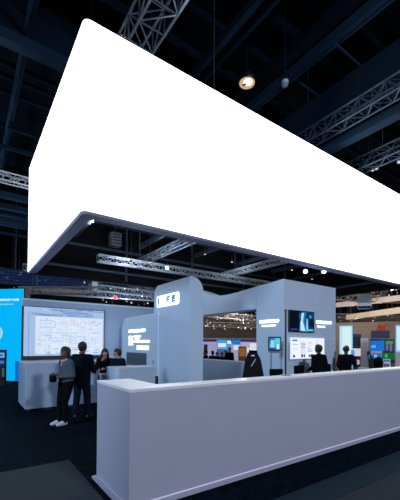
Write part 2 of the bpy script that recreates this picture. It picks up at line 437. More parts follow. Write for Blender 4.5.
# ------------------------------------------------------------------ info panel
IU, IV0, IV1, IZ = 4.74, 8.93, 11.77, 2.59
ip = thing('information_panel', 'pale blue rounded information panel with small glowing text beside the tower', 'panel', (IU, IV0, .006))
fi = frame_u((0, IV1 - IV0, 0)); LI = IV1 - IV0
slab('panel_body', PANEL, ip, fi, 0, 0, LI, IZ, -.055, 0, .42, (0, 0, 0, 1), .008)
slab('rear_body', PANEL, ip, fi, .01, 0, IV1 - TL - .02, IZ - .01, -.34, -.05, .42, (0, 0, 0, 1), .008)
GW = emit((240, 248, 255), 2.6); rn = random.Random(3)
def info_xy(px, py):
    p = at_u(px, py, IU); return IV1 - p.y, p.z - .006
def text_px(px0, py0, px1, py1, h, parent, mt, xy, glow, name='glowing_lettering'):
    a, c = xy(px0, py0), xy(px1, py1)
    return lettering(name, parent, mt, a[0], (a[1] + c[1]) / 2 - h / 2, c[0] - a[0], h, glow, rn)
text_px(129, 331.5, 145.5, 330, .085, ip, fi, info_xy, emit((245, 250, 255), 4.5))
for (a, bb, c, d, h) in ((129, 337, 133, 337, .07), (133.8, 336.5, 141, 336, .05), (129, 339.6, 133, 339.4, .06), (135, 338.7, 139.5, 338.4, .05), (129, 342, 133, 341.8, .05), (133.8, 341.6, 149.8, 341, .07), (129, 344.4, 133, 344.2, .06), (137, 346.7, 149, 346.4, .05), (137, 349, 148.5, 348.7, .05)):
    text_px(a, bb, c, d, h, ip, fi, info_xy, GW)
a, c = info_xy(127, 364.2), info_xy(146.8, 353.3)
slab('screen_frame', mat('niche_frame', (.45, .52, .62), .6), ip, fi, a[0] - .03, a[1] - .02, c[0] + .03, c[1] + .02, 0, .012)
slab('dark_screen', mat('dim_screen_glass', (.045, .06, .085), .35), ip, fi, a[0], a[1], c[0], c[1], .012, .02)
p = info_xy(153.5, 362)
b = MB(); b.lathe([(.07, 0), (.07, .012), (.05, .02)], 20, None, fi @ Matrix.Translation((p[0], p[1], 0))); b.build('round_button', mat('button_blue', (.3, .4, .52), .4), ip)

# small bin at the tower foot
pb = at_d(154.5, 374.5, 7.9)
bn = thing('waste_bin', 'slim black bin with white lid at the foot of the tower', 'bin', (pb.x, pb.y, .006))
hb_ = pb.z
b = MB(); b.box((-.07, -.07, 0), (.07, .07, hb_ - .04)); b.bevel(.01); b.build('bin_body', BLACK, bn)
b = MB(); b.box((-.075, -.075, hb_ - .04), (.075, .075, hb_)); b.bevel(.01); b.build('lid', TOPM, bn)

# ------------------------------------------------------------------ pedestal and low cabinet
pd_ = thing('reception_pedestal', 'white box pedestal with rounded corner standing in front of the information panel', 'pedestal', (2.60, 6.80, .006))
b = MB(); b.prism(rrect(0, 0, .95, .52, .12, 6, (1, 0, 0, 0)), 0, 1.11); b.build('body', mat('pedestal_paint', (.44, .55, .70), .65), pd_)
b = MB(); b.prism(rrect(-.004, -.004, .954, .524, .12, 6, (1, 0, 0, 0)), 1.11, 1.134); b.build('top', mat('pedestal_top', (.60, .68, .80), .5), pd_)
lc = thing('low_cabinet', 'low pale cabinet between the suited man and the pedestal', 'cabinet', (2.66, 7.62, .006))
b = MB(); b.box((0, 0, 0), (.42, .36, .90)); b.bevel(.008); b.build('body', WHITE, lc)
b = MB(); b.box((-.01, -.01, .90), (.43, .37, .92)); b.build('top', TOPM, lc)

# ------------------------------------------------------------------ screen desk, wall and LED screen
dk = thing('long_desk', 'long pale desk below the large white screen', 'desk', (1.18, 8.95, .006))
b = MB(); b.box((.03, .03, 0), (2.0, 1.2, .05)); b.build('plinth', BLACK, dk)
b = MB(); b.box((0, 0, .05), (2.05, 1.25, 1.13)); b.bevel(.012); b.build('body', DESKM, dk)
b = MB(); b.box((-.005, -.005, 1.13), (2.055, 1.255, 1.16)); b.build('desk_top', WHITE, dk)
b = MB(); b.box((-.006, .1, .70), (0, 1.15, .715)); b.build('panel_joint', mat('joint_grey', (.35, .42, .52), .6), dk)
sw = thing('screen_wall', 'long low pale blue partition wall behind the large white screen', 'partition wall', (1.50, 12.1, .006))
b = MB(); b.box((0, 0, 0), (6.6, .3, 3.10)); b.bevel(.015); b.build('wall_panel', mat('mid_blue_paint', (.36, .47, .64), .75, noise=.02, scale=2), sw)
b = MB(); b.box((-.005, -.004, 3.06), (6.6, .304, 3.12)); b.build('top_trim', PANEL, sw)
s0, s1 = at_v(24.2, 306, 12.0), at_v(104, 355, 12.0)
SWd, SHt = s1.x - s0.x, s0.z - s1.z
sc = thing('led_screen', 'large bright white and pale blue screen showing a plan drawing', 'screen', (s0.x, 12.05, s1.z))
fs = frame_v((0, 0, 0))
slab('screen_frame', BLACK, sc, fs, -.06, -.12, SWd + .03, SHt + .02, -.05, 0)
def plan_rects(W, H, rnd):
    R = [(0, 0, W, H, (164, 190, 230), 1)]
    for k in range(26):
        y = H * rnd.uniform(.82, .98); x = W * rnd.uniform(0, .8); R.append((x, y, min(W, x + W * rnd.uniform(.1, .4)), y + H * .018, rnd.choice([(120, 150, 196), (150, 180, 220), (205, 222, 246), (110, 140, 190)]), 1))
    R.append((W * .13, H * .03, W * .985, H * .82, (214, 228, 248), 1))
    for k in range(150):
        x, y = W * rnd.uniform(.14, .92), H * rnd.uniform(.06, .76); w, h = rnd.choice([(W * .05, H * .012), (W * .012, H * .05), (W * .09, H * .010), (W * .02, H * .02)])
        R.append((x, y, min(x + w, W * .98), min(H * .81, y + h), rnd.choice([(176, 200, 236), (192, 212, 242), (240, 247, 255), (242, 249, 255), (158, 186, 228)]), 1))
    for (x0, y0, x1, y1) in ((.18, .58, .36, .72), (.53, .16, .74, .40), (.18, .30, .50, .47)):
        for q in ((x0, y0, x1, y0 + .012), (x0, y1, x1, y1 + .012), (x0, y0, x0 + .006, y1), (x1, y0, x1 + .006, y1)):
            R.append((W * q[0], H * q[1], W * q[2], H * q[3], (172, 198, 234), 1))
    R += [(W * .55, H * .66, W * .62, H * .78, (220, 212, 245), 1), (W * .68, H * .58, W * .71, H * .64, (226, 206, 242), 1), (W * .05, H * .0, W * .06, H * .9, (130, 165, 215), 1)]
    for k in range(40):
        x = W * rnd.uniform(.1, .95); y = H * rnd.uniform(.02, .14); R.append((x, y, min(W, x + W * .05), y + H * .012, rnd.choice([(120, 155, 205), (150, 180, 225), (235, 243, 255)]), 1))
    return R
picture('screen_image', sc, fs, plan_rects(SWd, SHt, random.Random(11)), .00008)

# ------------------------------------------------------------------ opening wall and block
BU, BV, BZ, BL, BR = 7.03, 6.046, 3.44, 7.07, 9.483
pw = thing('portal_wall', 'pale blue wall with wide opening and curved top edge behind the counter', 'partition wall', (BU, BL, .006))
fp = frame_u((0, 0, 0))
Z1, Z2, VE, VJ = 1.10, 2.71, 4.3, 3.9      # x runs towards the camera in this frame, so v = -x
TOPS = [(0, 3.37), (.72, 3.315), (1.3, 3.285), (1.8, 3.30), (2.2, 3.38), (2.6, 3.53), (3.1, 3.68), (4.3, 3.74)]
def top_z(v):
    for (a, za), (c, zc) in zip(TOPS[:-1], TOPS[1:]):
        if v <= c: return za + (zc - za) * (v - a) / (c - a)
    return TOPS[-1][1]
b = MB()
NS = 24; thick = .42
ring_pts = []
bot = [(0, .0), (-VE, .0)]
# lower wall
b.prism([(-VE, 0), (0, 0), (0, Z1), (-VE, Z1)], -thick, 0, None, fp)
b.build('lower_wall', WALLP, pw)
b = MB()
pts = [(-VE, Z2), (0, Z2)] + [(-VE * k / NS, top_z(VE * k / NS)) for k in range(NS + 1)]
b.prism(pts, -thick, 0, None, fp); b.build('curved_lintel', WALLP, pw)
b = MB(); b.prism([(-VE, Z1), (-VJ, Z1), (-VJ, Z2), (-VE, Z2)], -thick, 0, None, fp); b.build('jamb', WALLP, pw)
bk = thing('display_block', 'pale blue square wall block carrying the dark television and white display', 'display wall', (BU, BV, .006))
b = MB(); b.box((0, 0, 0), (BR - BU, BL - BV, BZ))
for v_ in b.bm.verts:
    if v_.co.z > 3 and v_.co.y > .5: v_.co.z = 3.37
b.bevel(.01); b.build('block_body', WALLP, bk)
fb, fl_ = frame_v((0, 0, 0)), frame_u((0, 0, 0))
def bxy(px, py): p = at_v(px, py, BV); return p.x - BU, p.z - .006
def lxy(px, py): p = at_u(px, py, BU); return -(p.y - BV), p.z - .006
text_px(260, 322.3, 279, 320.3, .075, bk, fl_, lxy, emit((250, 252, 255), 3.5))
text_px(262, 326.2, 276, 325.2, .04, bk, fl_, lxy, GW)
text_px(316.3, 321.8, 331.5, 323, .075, bk, fb, bxy, emit((250, 252, 255), 3.5))
text_px(317.2, 326.4, 325, 327, .04, bk, fb, bxy, GW)
# television
t0, t1 = at_v(288.2, 331, BV), at_v(312.3, 313, BV)
tv = thing('television', 'wall television showing dark image with cyan glow, above the white display', 'television', (t0.x, BV - .06, t0.z))
w, h = t1.x - t0.x, t1.z - t0.z + .01
slab('casing', BLACK, tv, frame_v((0, 0, 0)), -.015, -.015, w + .015, h + .015, -.055, 0, 0, bev=.004)
fm2 = frame_v((0, 0, 0))
b = MB()
def poly(pts, c, s, z): b.faces([fm2 @ V((x * w, y * h, z)) for x, y in pts], [tuple(range(len(pts)))], emit(c, s))
poly([(0, 0), (1, 0), (1, 1), (0, 1)], (6, 14, 28), 1, .001)
poly([(.55, 0), (1, 0), (1, 1), (.62, 1)], (14, 58, 100), 1, .0015)
poly([(.78, .3), (1, .2), (1, .55), (.85, .8)], (8, 26, 48), 1, .0018)
poly([(.03, .04), (.32, .06), (.30, .14), (.05, .13)], (40, 60, 150), 1, .002)
poly([(.36, 0), (.72, 0), (.60, .45), (.66, .98), (.48, .98), (.40, .5)], (40, 120, 175), 1, .002)
poly([(.42, .05), (.62, .02), (.52, .5), (.56, .92), (.47, .92), (.42, .5)], (190, 235, 250), 1, .0025)
poly([(.66, .1), (.74, .1), (.72, .62), (.67, .66)], (150, 215, 240), 1, .0025)
poly([(.62, .02), (.98, .04), (.96, .12), (.68, .14)], (90, 190, 230), 1, .0028)
poly([(.35, .6), (.45, .5), (.44, .95), (.36, .9)], (24, 80, 130), 1, .003)
poly([(.8, .66), (.9, .7), (.86, .86), (.78, .82)], (40, 150, 190), 1, .003)
b.build('screen_image', None, tv)
# white display
t0, t1 = at_v(288.6, 359.2, BV), at_v(323, 338.2, BV)
wd = thing('white_display', 'large bright white display screen on the wall behind a standing man', 'screen', (t0.x, BV - .05, t0.z))
w, h = t1.x - t0.x, t1.z - t0.z
slab('casing', TOPM, wd, frame_v((0, 0, 0)), -.012, -.012, w + .012, h + .012, -.045, 0)
rn2 = random.Random(5)
R = [(0, 0, w, h, (220, 232, 255), 1.0), (.03 * w, .06 * h, .97 * w, .94 * h, (242, 247, 255), 1.0), (.06 * w, .83 * h, .20 * w, .90 * h, (60, 110, 185), 1)]
for k in range(26): x = w * rn2.uniform(.06, .9); R.append((x, .08 * h, x + w * .035, h * rn2.uniform(.14, .23), rn2.choice([(30, 40, 66), (60, 80, 120), (24, 30, 50)]), 1))
for k in range(50):
    x = w * rn2.choice([.07, .28, .29, .48, .50, .72]); y = h * rn2.uniform(.28, .8); R.append((x, y, x + w * rn2.uniform(.06, .16), y + h * .018, rn2.choice([(170, 192, 226), (150, 176, 218), (190, 208, 236)]), 1.0))
for q in ((.70, .35, .704, .85), (.70, .84, .94, .855), (.46, .3, .464, .88), (.26, .3, .263, .88)): R.append((w * q[0], h * q[1], w * q[2], h * q[3], (150, 178, 216), 1))
picture('screen_image', wd, frame_v((0, 0, 0)), R, .00015)

# tablet kiosk
kd = 8.7
kp = at_d(274.6, 344, kd)
kt = thing('tablet_kiosk', 'tablet screen with blue picture on thin floor stand beside the wall block', 'kiosk', (kp.x, kp.y, .006))
kf = frame_face((0, 0, kp.z), TO_CAM(kp))
kw, kh = 6.4 / FPX * kd, 7.1 / FPX * kd
slab('tablet_case', BLACK, kt, kf, -kw, -kh, kw, kh, -.03, 0, .02)
picture('screen_image', kt, kf, [(-kw * .8, -kh * .82, kw * .85, kh * .82, (70, 170, 226), 1), (-kw * .8, 0, -.05 * kw, kh * .82, (40, 120, 190), 1), (-kw * .6, -kh * .5, -.05 * kw, kh * .5, (150, 215, 240), 1), (.15 * kw, -kh * .2, .8 * kw, kh * .75, (90, 210, 215), 1), (.3 * kw, -kh * .7, .7 * kw, -kh * .1, (190, 240, 250), 1), (-kw * .8, -kh * .82, kw * .2, -kh * .55, (24, 90, 160), 1)], .0006)
slab('bracket', GREYM, kt, kf, -kw * .9, -kh * 1.3, kw * .8, -kh, -.05, -.01)
xo = kf.to_3x3() @ V((-.09, 0, -.03))
MB().tube((xo.x, xo.y, .02), (xo.x, xo.y, kp.z - kh), .018, 10).build('stand_pole', GREYM, kt)
b = MB(); b.lathe([(.17, 0), (.17, .015), (.03, .03)], 24); b.build('base_plate', GREYM, kt, (xo.x, xo.y, 0))

# bar stools with backs
def stool(label, loc, rz, top):
    t = thing('bar_stool', label, 'bar stool', loc, rz, 'black bar stools behind the counter')
    sh = top - .36
    b = MB(); b.box((-.19, -.19, sh - .05), (.19, .19, sh + .02)); b.bevel(.02); b.build('seat', FABRIC, t)
    b = MB(); b.prism([(-.155, sh + .08), (.155, sh + .08), (.165, top - .02), (.145, top), (-.145, top), (-.165, top - .02)], -.02, .02, None, Matrix(((1, 0, 0, 0), (0, 0, -1, -.19), (0, 1, 0, 0), (0, 0, 0, 1)))); b.bevel(.008); b.build('backrest', FABRIC, t)
    for s in (-1, 1): MB().tube((s * .12, -.18, sh - .02), (s * .12, -.19, sh + .14), .012, 6).build('back_post', BLACK, t)
    for sx in (-1, 1):
        for sy in (-1, 1): MB().tube((sx * .16, sy * .16, sh - .05), (sx * .21, sy * .21, 0), .014, 8).build('leg', BLACK, t)
    b = MB(); f = .30
    for (p, q) in (((-1, -1), (1, -1)), ((1, -1), (1, 1)), ((1, 1), (-1, 1)), ((-1, 1), (-1, -1))): b.tube((p[0] * .19, p[1] * .19, f), (q[0] * .19, q[1] * .19, f), .010, 6)
    b.build('footrest', GREYM, t)
    return t
def stool_at(label, px, pytop, D, rz):
    p = at_d(px, pytop, D); return stool(label, (p.x, p.y, .006), rz, p.z - .006)
stool_at('black bar stool back in front of the tablet kiosk stand', 273.7, 368.3, 8.1, math.radians(-30))
stool_at('black bar stool back just right of the slim black pole', 293.8, 365, 8.4, math.radians(-8))
stool_at('black bar stool in front of the man facing the white display', 320.7, 363.5, 8.45, math.radians(-25))

# coat on a stand
cpn = at_d(253, 352, 6.3)
cs = thing('coat_stand', 'dark coat stand holding the black coat behind the counter', 'coat stand', (cpn.x, cpn.y, .006))
MB().tube((0, 0, .02), (0, 0, cpn.z - .02), .016, 10).build('pole', BLACK, cs)
b = MB(); b.lathe([(.2, 0), (.2, .015), (.03, .03)], 24); b.build('base', BLACK, cs)
MB().tube((-.08, .05, cpn.z - .09), (.08, -.05, cpn.z - .09), .014, 8).build('hanger_arm', BLACK, cs)
b = MB(); nn = 48; vs = []; lv = 14
for j in range(lv):
    t = j / (lv - 1); z = (cpn.z + .01) - t * .72
    rx = .07 + .10 * min(1, t * 5) * .55 + .105 * t; ry = .05 + .04 * min(1, t * 4) + .04 * t
    for k in range(nn):
        a = 2 * PI * k / nn; f = 1 + (.10 * t + .02) * math.sin(a * 7 + 1.3 * t) + .05 * t * math.sin(a * 3 + 2)
        vs.append((rx * f * math.cos(a), ry * f * math.sin(a), z + (.012 * math.sin(a * 5) if j == lv - 1 else 0)))
fs_ = [(j * nn + k, j * nn + (k + 1) % nn, (j + 1) * nn + (k + 1) % nn, (j + 1) * nn + k) for j in range(lv - 1) for k in range(nn)]
fs_ += [tuple(range(nn))]
coat = thing('coat', 'black coat hanging in a tall flared shape behind the counter by the opening', 'coat', (cpn.x, cpn.y, 0), -YAW)
b.faces(vs, fs_, None, True); b.build('garment', mat('glossy_black_cloth', (.0025, .003, .005), .6, spec=.12, noise=.3, scale=12), coat)
b = MB(); b.lathe([(.075, cpn.z - .01), (.082, cpn.z + .012), (.07, cpn.z + .03), (.05, cpn.z + .02)], 24); b.build('collar', FABRIC, coat)
b = MB(); b.box((-.05, -.118, cpn.z - .075), (.01, -.108, cpn.z - .055)); b.build('white_tag', TOPM, coat)
b = MB(); b.prism([(-.065, 0), (-.05, 0), (.03, .13), (.02, .14)], -.0, .004, None, Matrix.Translation((0, -.155, cpn.z - .26)) @ Matrix(((1, 0, 0, 0), (0, 0, -1, 0), (0, 1, 0, 0), (0, 0, 0, 1)))); b.build('reflective_strip', mat('reflective_grey', (.5, .54, .6), .3), coat)

# ------------------------------------------------------------------ people
def solid(name, blobs, voxel, m, parent, iters=4):
    b = MB()
    for q in blobs: b.blob(*q)
    o = b.build('temporary', m)
    md = o.modifiers.new('r', 'REMESH'); md.mode = 'VOXEL'; md.voxel_size = voxel
    s = o.modifiers.new('s', 'SMOOTH'); s.factor = .5; s.iterations = iters
    dg = bpy.context.evaluated_depsgraph_get()
    me = bpy.data.meshes.new_from_object(o.evaluated_get(dg))
    me.name = name
    for p in me.polygons: p.use_smooth = True
    old = o.data; bpy.data.objects.remove(o); bpy.data.meshes.remove(old)
    me.materials.clear(); me.materials.append(m)
    r = bpy.data.objects.new(name, me); C.objects.link(r); r.parent = parent
    return r
def person(label, loc, rz, h, top_m, leg_m, shoe_m, skin=SKIN, J=None, hem=.46, hair='short', vox=.009, group=None, lean=0, head_turn=0, shirt=None, slim=1.0, face=True, top=None):
    t = thing('person', label, 'person', loc, rz, group)
    j = dict(hL=(-.05, 0, .52), hR=(.05, 0, .52), kL=(-.056, .012, .285), kR=(.056, .012, .285), aL=(-.058, -.01, .05), aR=(.058, -.01, .05),
             sL=(-.100, 0, .800), sR=(.100, 0, .800), eL=(-.135, -.02, .635), eR=(.135, -.02, .635), wL=(-.130, .045, .49), wR=(.130, .045, .49),
             head=(0, .014, .93), toeL=None, toeR=None)
    j.update(J or {})
    P = {k: (V(v) * h if v is not None else None) for k, v in j.items()}
    X = lambda *a: V(a) * h
    hd = P['head']; hq = Matrix.Rotation(head_turn, 3, 'Z')
    def H(x, y, z): return hd + hq @ (V((x, y, z)) * h)
    nb = X(0, -.004, .825)
    bl = []
    def add(p, q, a, c, sx=1, sy=1): bl.append((p, q, a * h, c * h, sx, sy))
    add(H(0, -.010, .005), H(0, .006, .012), .058, .056, .9, 1)
    add(H(0, .022, -.03), H(0, .026, -.012), .038, .045, .9, 1)
    add(H(0, .048, -.045), H(0, .04, -.04), .018, .022)
    add(H(0, .066, -.012), H(0, .058, .012), .011, .008)
    add(H(0, .058, -.036), H(0, .056, -.034), .014, .014, 1.3, 1)
    for s in (-1, 1): add(H(s * .054, -.006, -.016), H(s * .055, -.010, .006), .009, .013, .6, 1)
    add(nb, H(0, -.004, -.03), .033, .030)
    add(X(0, 0, .55), X(0, 0, .63), .066 * slim, .060 * slim, 1.15, .8)
    add(X(0, 0, .63), X(0, 0, .76), .060 * slim, .068 * slim, 1.2, .8)
    add(P['sL'], P['sR'], .034, .034, 1, .9)
    add(X(-.05, 0, .80), nb, .03, .03); add(X(.05, 0, .80), nb, .03, .03)
    for s in 'LR':
        add(X(0, 0, .54), P['h' + s], .06, .056 * slim)
        add(P['h' + s], P['k' + s], .052 * slim, .034); add(P['k' + s], P['k' + s] * .6 + P['a' + s] * .4, .034, .036); add(P['k' + s] * .6 + P['a' + s] * .4, P['a' + s], .034, .022)
        a = P['a' + s]; td = P['toe' + s] if P['toe' + s] is not None else a + X(.008 if s == 'R' else -.008, .095, 0)
        td = V((td.x, td.y, .018 * h)); add(V((a.x, a.y, .022 * h)), td, .02, .016)
        add(P['s' + s], P['e' + s], .033, .025); add(P['e' + s], P['w' + s], .025, .017)
        # hand
        wv = P['w' + s]; fd = (wv - P['e' + s]).normalized(); sd = V((1 if s == 'R' else -1, 0, 0)); sd = (sd - fd * sd.dot(fd)).normalized(); nd = fd.cross(sd)
        curl = nd * (1 if nd.y * .5 - nd.z > 0 else -1)
        pc = wv + fd * .045 * h
        add(wv + fd * .01 * h, pc, .017, .022, 1, 1)
        for i, (o, ln) in enumerate(((-.018, .040), (-.006, .046), (.006, .043), (.017, .033))):
            b0 = pc + nd.cross(fd) * o * h; k1 = b0 + (fd + curl * .25).normalized() * ln * .6 * h; k2 = k1 + (fd * .6 + curl).normalized() * ln * .5 * h
            add(b0, k1, .0062, .0058); add(k1, k2, .0058, .005)
        th = wv + fd * .02 * h + nd.cross(fd) * -.018 * h
        add(th, th + (fd - nd.cross(fd) * .7 + curl * .3).normalized() * .035 * h, .0075, .006)
    solid('body', bl, vox, skin, t)
    # top garment
    bl = []; legs = slim; slim = top or slim
    add(X(0, 0, hem + .05), X(0, 0, .62), .080 * slim, .076 * slim, 1.2, .85)
    add(X(0, 0, .62), X(0, -.002, .755), .076 * slim, .082 * slim, 1.22, .85)
    add(P['sL'], P['sR'], .045, .045, 1, .9)
    add(X(-.055, -.002, .800), nb - X(0, 0, .004), .036, .036); add(X(.055, -.002, .800), nb - X(0, 0, .004), .036, .036)
    for s in 'LR':
        add(P['s' + s], P['e' + s], .044, .036); add(P['e' + s], P['w' + s] * .93 + P['e' + s] * .07, .036, .027)
    solid('jacket' if shirt is None else shirt, bl, vox, top_m, t); slim = legs
    bl = []
    for s in 'LR':
        add(X(0, 0, .53), P['h' + s], .068 * slim, .066 * slim, 1.05, .95)
        add(P['h' + s], P['k' + s], .064 * slim, .045); add(P['k' + s], P['k' + s] * .55 + P['a' + s] * .45, .045, .043); add(P['k' + s] * .55 + P['a' + s] * .45, P['a' + s] + X(0, 0, .005), .043, .036)
    solid('trousers', bl, vox, leg_m, t)
    for s in 'LR':
        bl = []
        a = P['a' + s]; td = P['toe' + s] if P['toe' + s] is not None else a + X(.008 if s == 'R' else -.008, .095, 0)
        heel = V((a.x, a.y, 0)) + (V((a.x, a.y, 0)) - V((td.x, td.y, 0))).normalized() * .012 * h
        add(heel + X(0, 0, .026), V((td.x, td.y, .023 * h)), .027, .022); add(heel + X(0, 0, .03), a + X(0, 0, .008), .028, .028); add(a + X(0, 0, .0), V((td.x, td.y, 0)) * .6 + V((a.x, a.y, 0)) * .4 + X(0, 0, .034), .026, .022)
        sh = solid('shoe', bl, vox * .8, shoe_m, t)
        for vtx in sh.data.vertices: vtx.co.z = max(0.0, vtx.co.z)
    bl = []
    if hair == 'short':
        add(H(0, -.016, .016), H(0, .004, .026), .061, .056, .92, 1)
        add(H(0, -.03, -.01), H(0, -.028, .01), .046, .05, 1.0, .8)
    elif hair == 'long':
        add(H(0, -.016, .018), H(0, .006, .028), .064, .058, .95, 1)
        for s in (-1, 1): add(H(s * .05, -.02, .0), H(s * .052, -.028, -.075), .022, .024)
        add(H(0, -.04, .0), H(0, -.045, -.075), .045, .04, 1.1, .7)
    elif hair == 'bun':
        add(H(0, -.016, .018), H(0, .004, .028), .062, .057, .93, 1)
        add(H(0, -.035, -.02), H(0, -.03, .01), .050, .052, 1.1, .8)
        for s in (-1, 1): add(H(s * .050, .012, .02), H(s * .054, -.005, -.045), .018, .020)
    if bl: solid('hair', bl, vox * .9, HAIR, t)
    if face:
        for s in (-1, 1):
            b = MB(); b.blob(H(s * .021, .054, .008), H(s * .021, .0545, .008), .0062 * h, .0062 * h); b.build('eye', mat('eye_dark', (.02, .015, .012), .2), t)
            b = MB(); b.blob(H(s * .012, .060, .020), H(s * .032, .053, .020), .0035 * h, .003 * h); b.build('eyebrow', HAIR, t)
        b = MB(); b.blob(H(-.014, .066, -.036), H(.014, .066, -.036), .005 * h, .005 * h); b.build('mouth', mat('lips', (.22, .07, .06), .5), t)
    return t

# woman with grey sweater
wl = at_z(65.5, 424.0, 0.006); wh = 1.57; WR = math.radians(106)
woman = person('woman in grey sweater, black trousers and white shoes holding a black bag', (wl.x, wl.y, .006), WR, wh, GREYK, FABRIC, SHOEW, SKIN,
    dict(eL=(-.135, -.015, .635), wL=(-.05, .115, .625), eR=(.135, -.005, .640), wR=(.05, .125, .615), hL=(-.045, 0, .52), hR=(.045, 0, .52), kL=(-.052, .045, .285), aL=(-.058, .045, .05), kR=(.05, .05, .285), aR=(.030, .07, .05)),
    hem=.52, hair='bun', vox=.008, shirt='sweater', slim=1.2, head_turn=math.radians(18))
# strap and lanyard parts
def strip(name, pts, wdt, m, parent, th=.006):
    b = MB()
    for a, c in zip(pts[:-1], pts[1:]): b.tube(a, c, wdt, 6)
    return b.build(name, m, parent)
strip('shoulder_strap', [V(p) * wh for p in ((.075, .0, .848), (.060, .055, .81), (.025, .083, .75), (-.02, .086, .69), (-.06, .075, .63), (-.085, .045, .58))], .016, BLACK, woman)
strip('lanyard', [V(p) * wh for p in ((-.03, .02, .845), (-.02, .068, .80), (-.008, .083, .76))], .010, mat('pink_ribbon', (.6, .32, .36), .7), woman)
strip('scarf', [V(p) * wh for p in ((-.045, .005, .835), (-.02, .055, .822), (.02, .055, .822), (.045, .005, .835))], .022, mat('white_scarf', (.5, .5, .55), .8), woman)
wm = woman.matrix_basis.copy(); wm = Matrix.Translation(woman.location) @ Matrix.Rotation(WR, 4, 'Z')
bp = wm @ (V((0, .175, .615)) * wh)
bag = thing('camera_bag', 'small black bag held in the hands of the woman in grey', 'bag', bp, WR)
b = MB(); b.box((-.07, -.04, -.09), (.07, .05, .06)); b.bevel(.022, 3); b.build('bag_body', FABRIC, bag)
b = MB(); b.box((-.072, -.042, .02), (.072, .052, .068)); b.bevel(.02, 2); b.build('flap', BLACK, bag)
strip('handle', [V((-.05, 0, .075)), V((-.045, 0, .085)), V((.045, 0, .085)), V((.05, 0, .075))], .008, BLACK, bag)

# suited man seen from behind
ml = at_z(81.5, 418.5, 0.006); 
man = person('man in dark navy suit seen from behind, standing next to the woman in grey', (ml.x, ml.y, .006), math.radians(-42), 1.68, NAVY, NAVYT, SHOEB, SKIN,
    dict(sL=(-.108, 0, .80), sR=(.108, 0, .80), eR=(.150, .0, .64), wR=(.115, .12, .61), eL=(-.152, -.02, .635), wL=(-.125, .05, .50), aL=(-.085, -.01, .05), aR=(.075, .01, .05), kL=(-.072, .012, .285), kR=(.066, .02, .285), toeL=(-.125, .07, .02)),
    hem=.43, hair='short', vox=.008, face=False, slim=.98, top=1.22)
b = MB(); b.lathe([(.037 * 1.7, 0), (.040 * 1.7, .012), (.035 * 1.7, .03)], 16); b.build('shirt_collar', mat('rust_collar', (.16, .07, .05), .8), man, (0, -.004 * 1.7, .845 * 1.7))

# pair behind the pedestal
p = at_d(105, 349.5, 8.75)
person('person with long dark hair, hand raised to face, beside the low cabinet', (p.x, p.y, .006), math.radians(160), p.z + .01, FABRIC, FABRIC, SHOEB, SKIN2,
    dict(eR=(.14, .03, .66), wR=(.05, .10, .80), eL=(-.13, .02, .65), wL=(-.01, .11, .66)), hair='long', vox=.011, slim=.92)
p = at_d(118, 349, 8.45)
person('man in dark teal jacket behind the pedestal, back turned', (p.x, p.y, .006), math.radians(10), p.z, TEAL, FABRIC, SHOEB, SKIN2,
    dict(wR=(.10, .12, .60), wL=(-.10, .12, .60)), hair='short', vox=.011, face=False, head_turn=math.radians(30))
# man at white display
p = at_d(319, 345, 8.95)
person('man in black standing at the white display, seen from behind', (p.x, p.y, .006), math.radians(-15), p.z, FABRIC, FABRIC, SHOEB, mat('dark_skin', (.03, .02, .016), .6),
    dict(wR=(.11, .12, .58), wL=(-.11, .12, .58)), hair='short', vox=.011, face=False, slim=1.3)
p = at_d(346, 346, 10.0)
m5 = person('man in black holding a blue phone in front of the tall pale light panel', (p.x, p.y, .006), math.radians(-70), p.z, FABRIC, FABRIC, SHOEB, mat('dark_skin', (.03, .02, .016), .6),
    dict(eR=(.15, .0, .65), wR=(.14, .14, .70), wL=(-.12, .10, .56)), hair='short', vox=.011, face=False, slim=1.1)
q = at_d(352.8, 353, 9.9)
fo = thing('phone', 'bright blue phone held by the man at the tall light panel', 'phone', q)
kf = frame_face((0, 0, 0), TO_CAM(q))
slab('phone_body', BLACK, fo, kf, -.045, -.08, .045, .08, -.01, 0, .01)
picture('phone_screen', fo, kf, [(-.04, -.07, .04, .07, (70, 150, 235), 1)])

# ------------------------------------------------------------------ blue backlit booth wall on the left
br_ = at_z(22.2, 382.5, .006); zt = at_d(22, 288.5, (br_ - EYE).dot(FW)).z
nb_ = (-FW * 1.0 - RT * .15); nb_.z = 0
fbw = frame_face((0, 0, 0), nb_)
bwp = thing('blue_booth_wall', 'bright cyan blue backlit booth wall at the left edge', 'backlit wall', (br_.x, br_.y, .006))
BW = 4.6
slab('frame', BLACK, bwp, fbw, -BW, 0, .05, zt + .02, -.35, -.02)
BG = bpy.data.materials.new('cyan_backlit_fabric'); BG.use_nodes = True
nt = BG.node_tree; bs = nt.nodes['Principled BSDF']; bs.inputs['Base Color'].default_value = (0, .05, .1, 1)
bs.inputs['Emission Color'].default_value = (*srgb((2, 178, 246)), 1); bs.inputs['Emission Strength'].default_value = 1.0
slab('cyan_fabric', BG, bwp, fbw, -BW, .06, 0, zt, -.02, 0)
Dp = (br_ - EYE).dot(FW)
inv = (Matrix.Translation((br_.x, br_.y, .006)) @ fbw).inverted()
def bluexy(px, py):
    d = ray(px, py); nrm = fbw.to_3x3() @ V((0, 0, 1)); o = V((br_.x, br_.y, 0)); t = (o - EYE).dot(nrm) / d.dot(nrm); r = inv @ (EYE + d * t); return r.x, r.y
GT = emit((226, 240, 226), 1.0)
a, c = bluexy(-8, 301), bluexy(19, 301); lettering('headline_lettering', bwp, fbw, a[0], a[1], c[0] - a[0], .085, GT, rn, .006)
a, c = bluexy(-6, 305), bluexy(14, 305); lettering('small_lettering', bwp, fbw, a[0], a[1], c[0] - a[0], .05, emit((150, 215, 240), 1), rn, .006)
cx, cy_ = bluexy(-4, 333)
b = MB(); N = 28
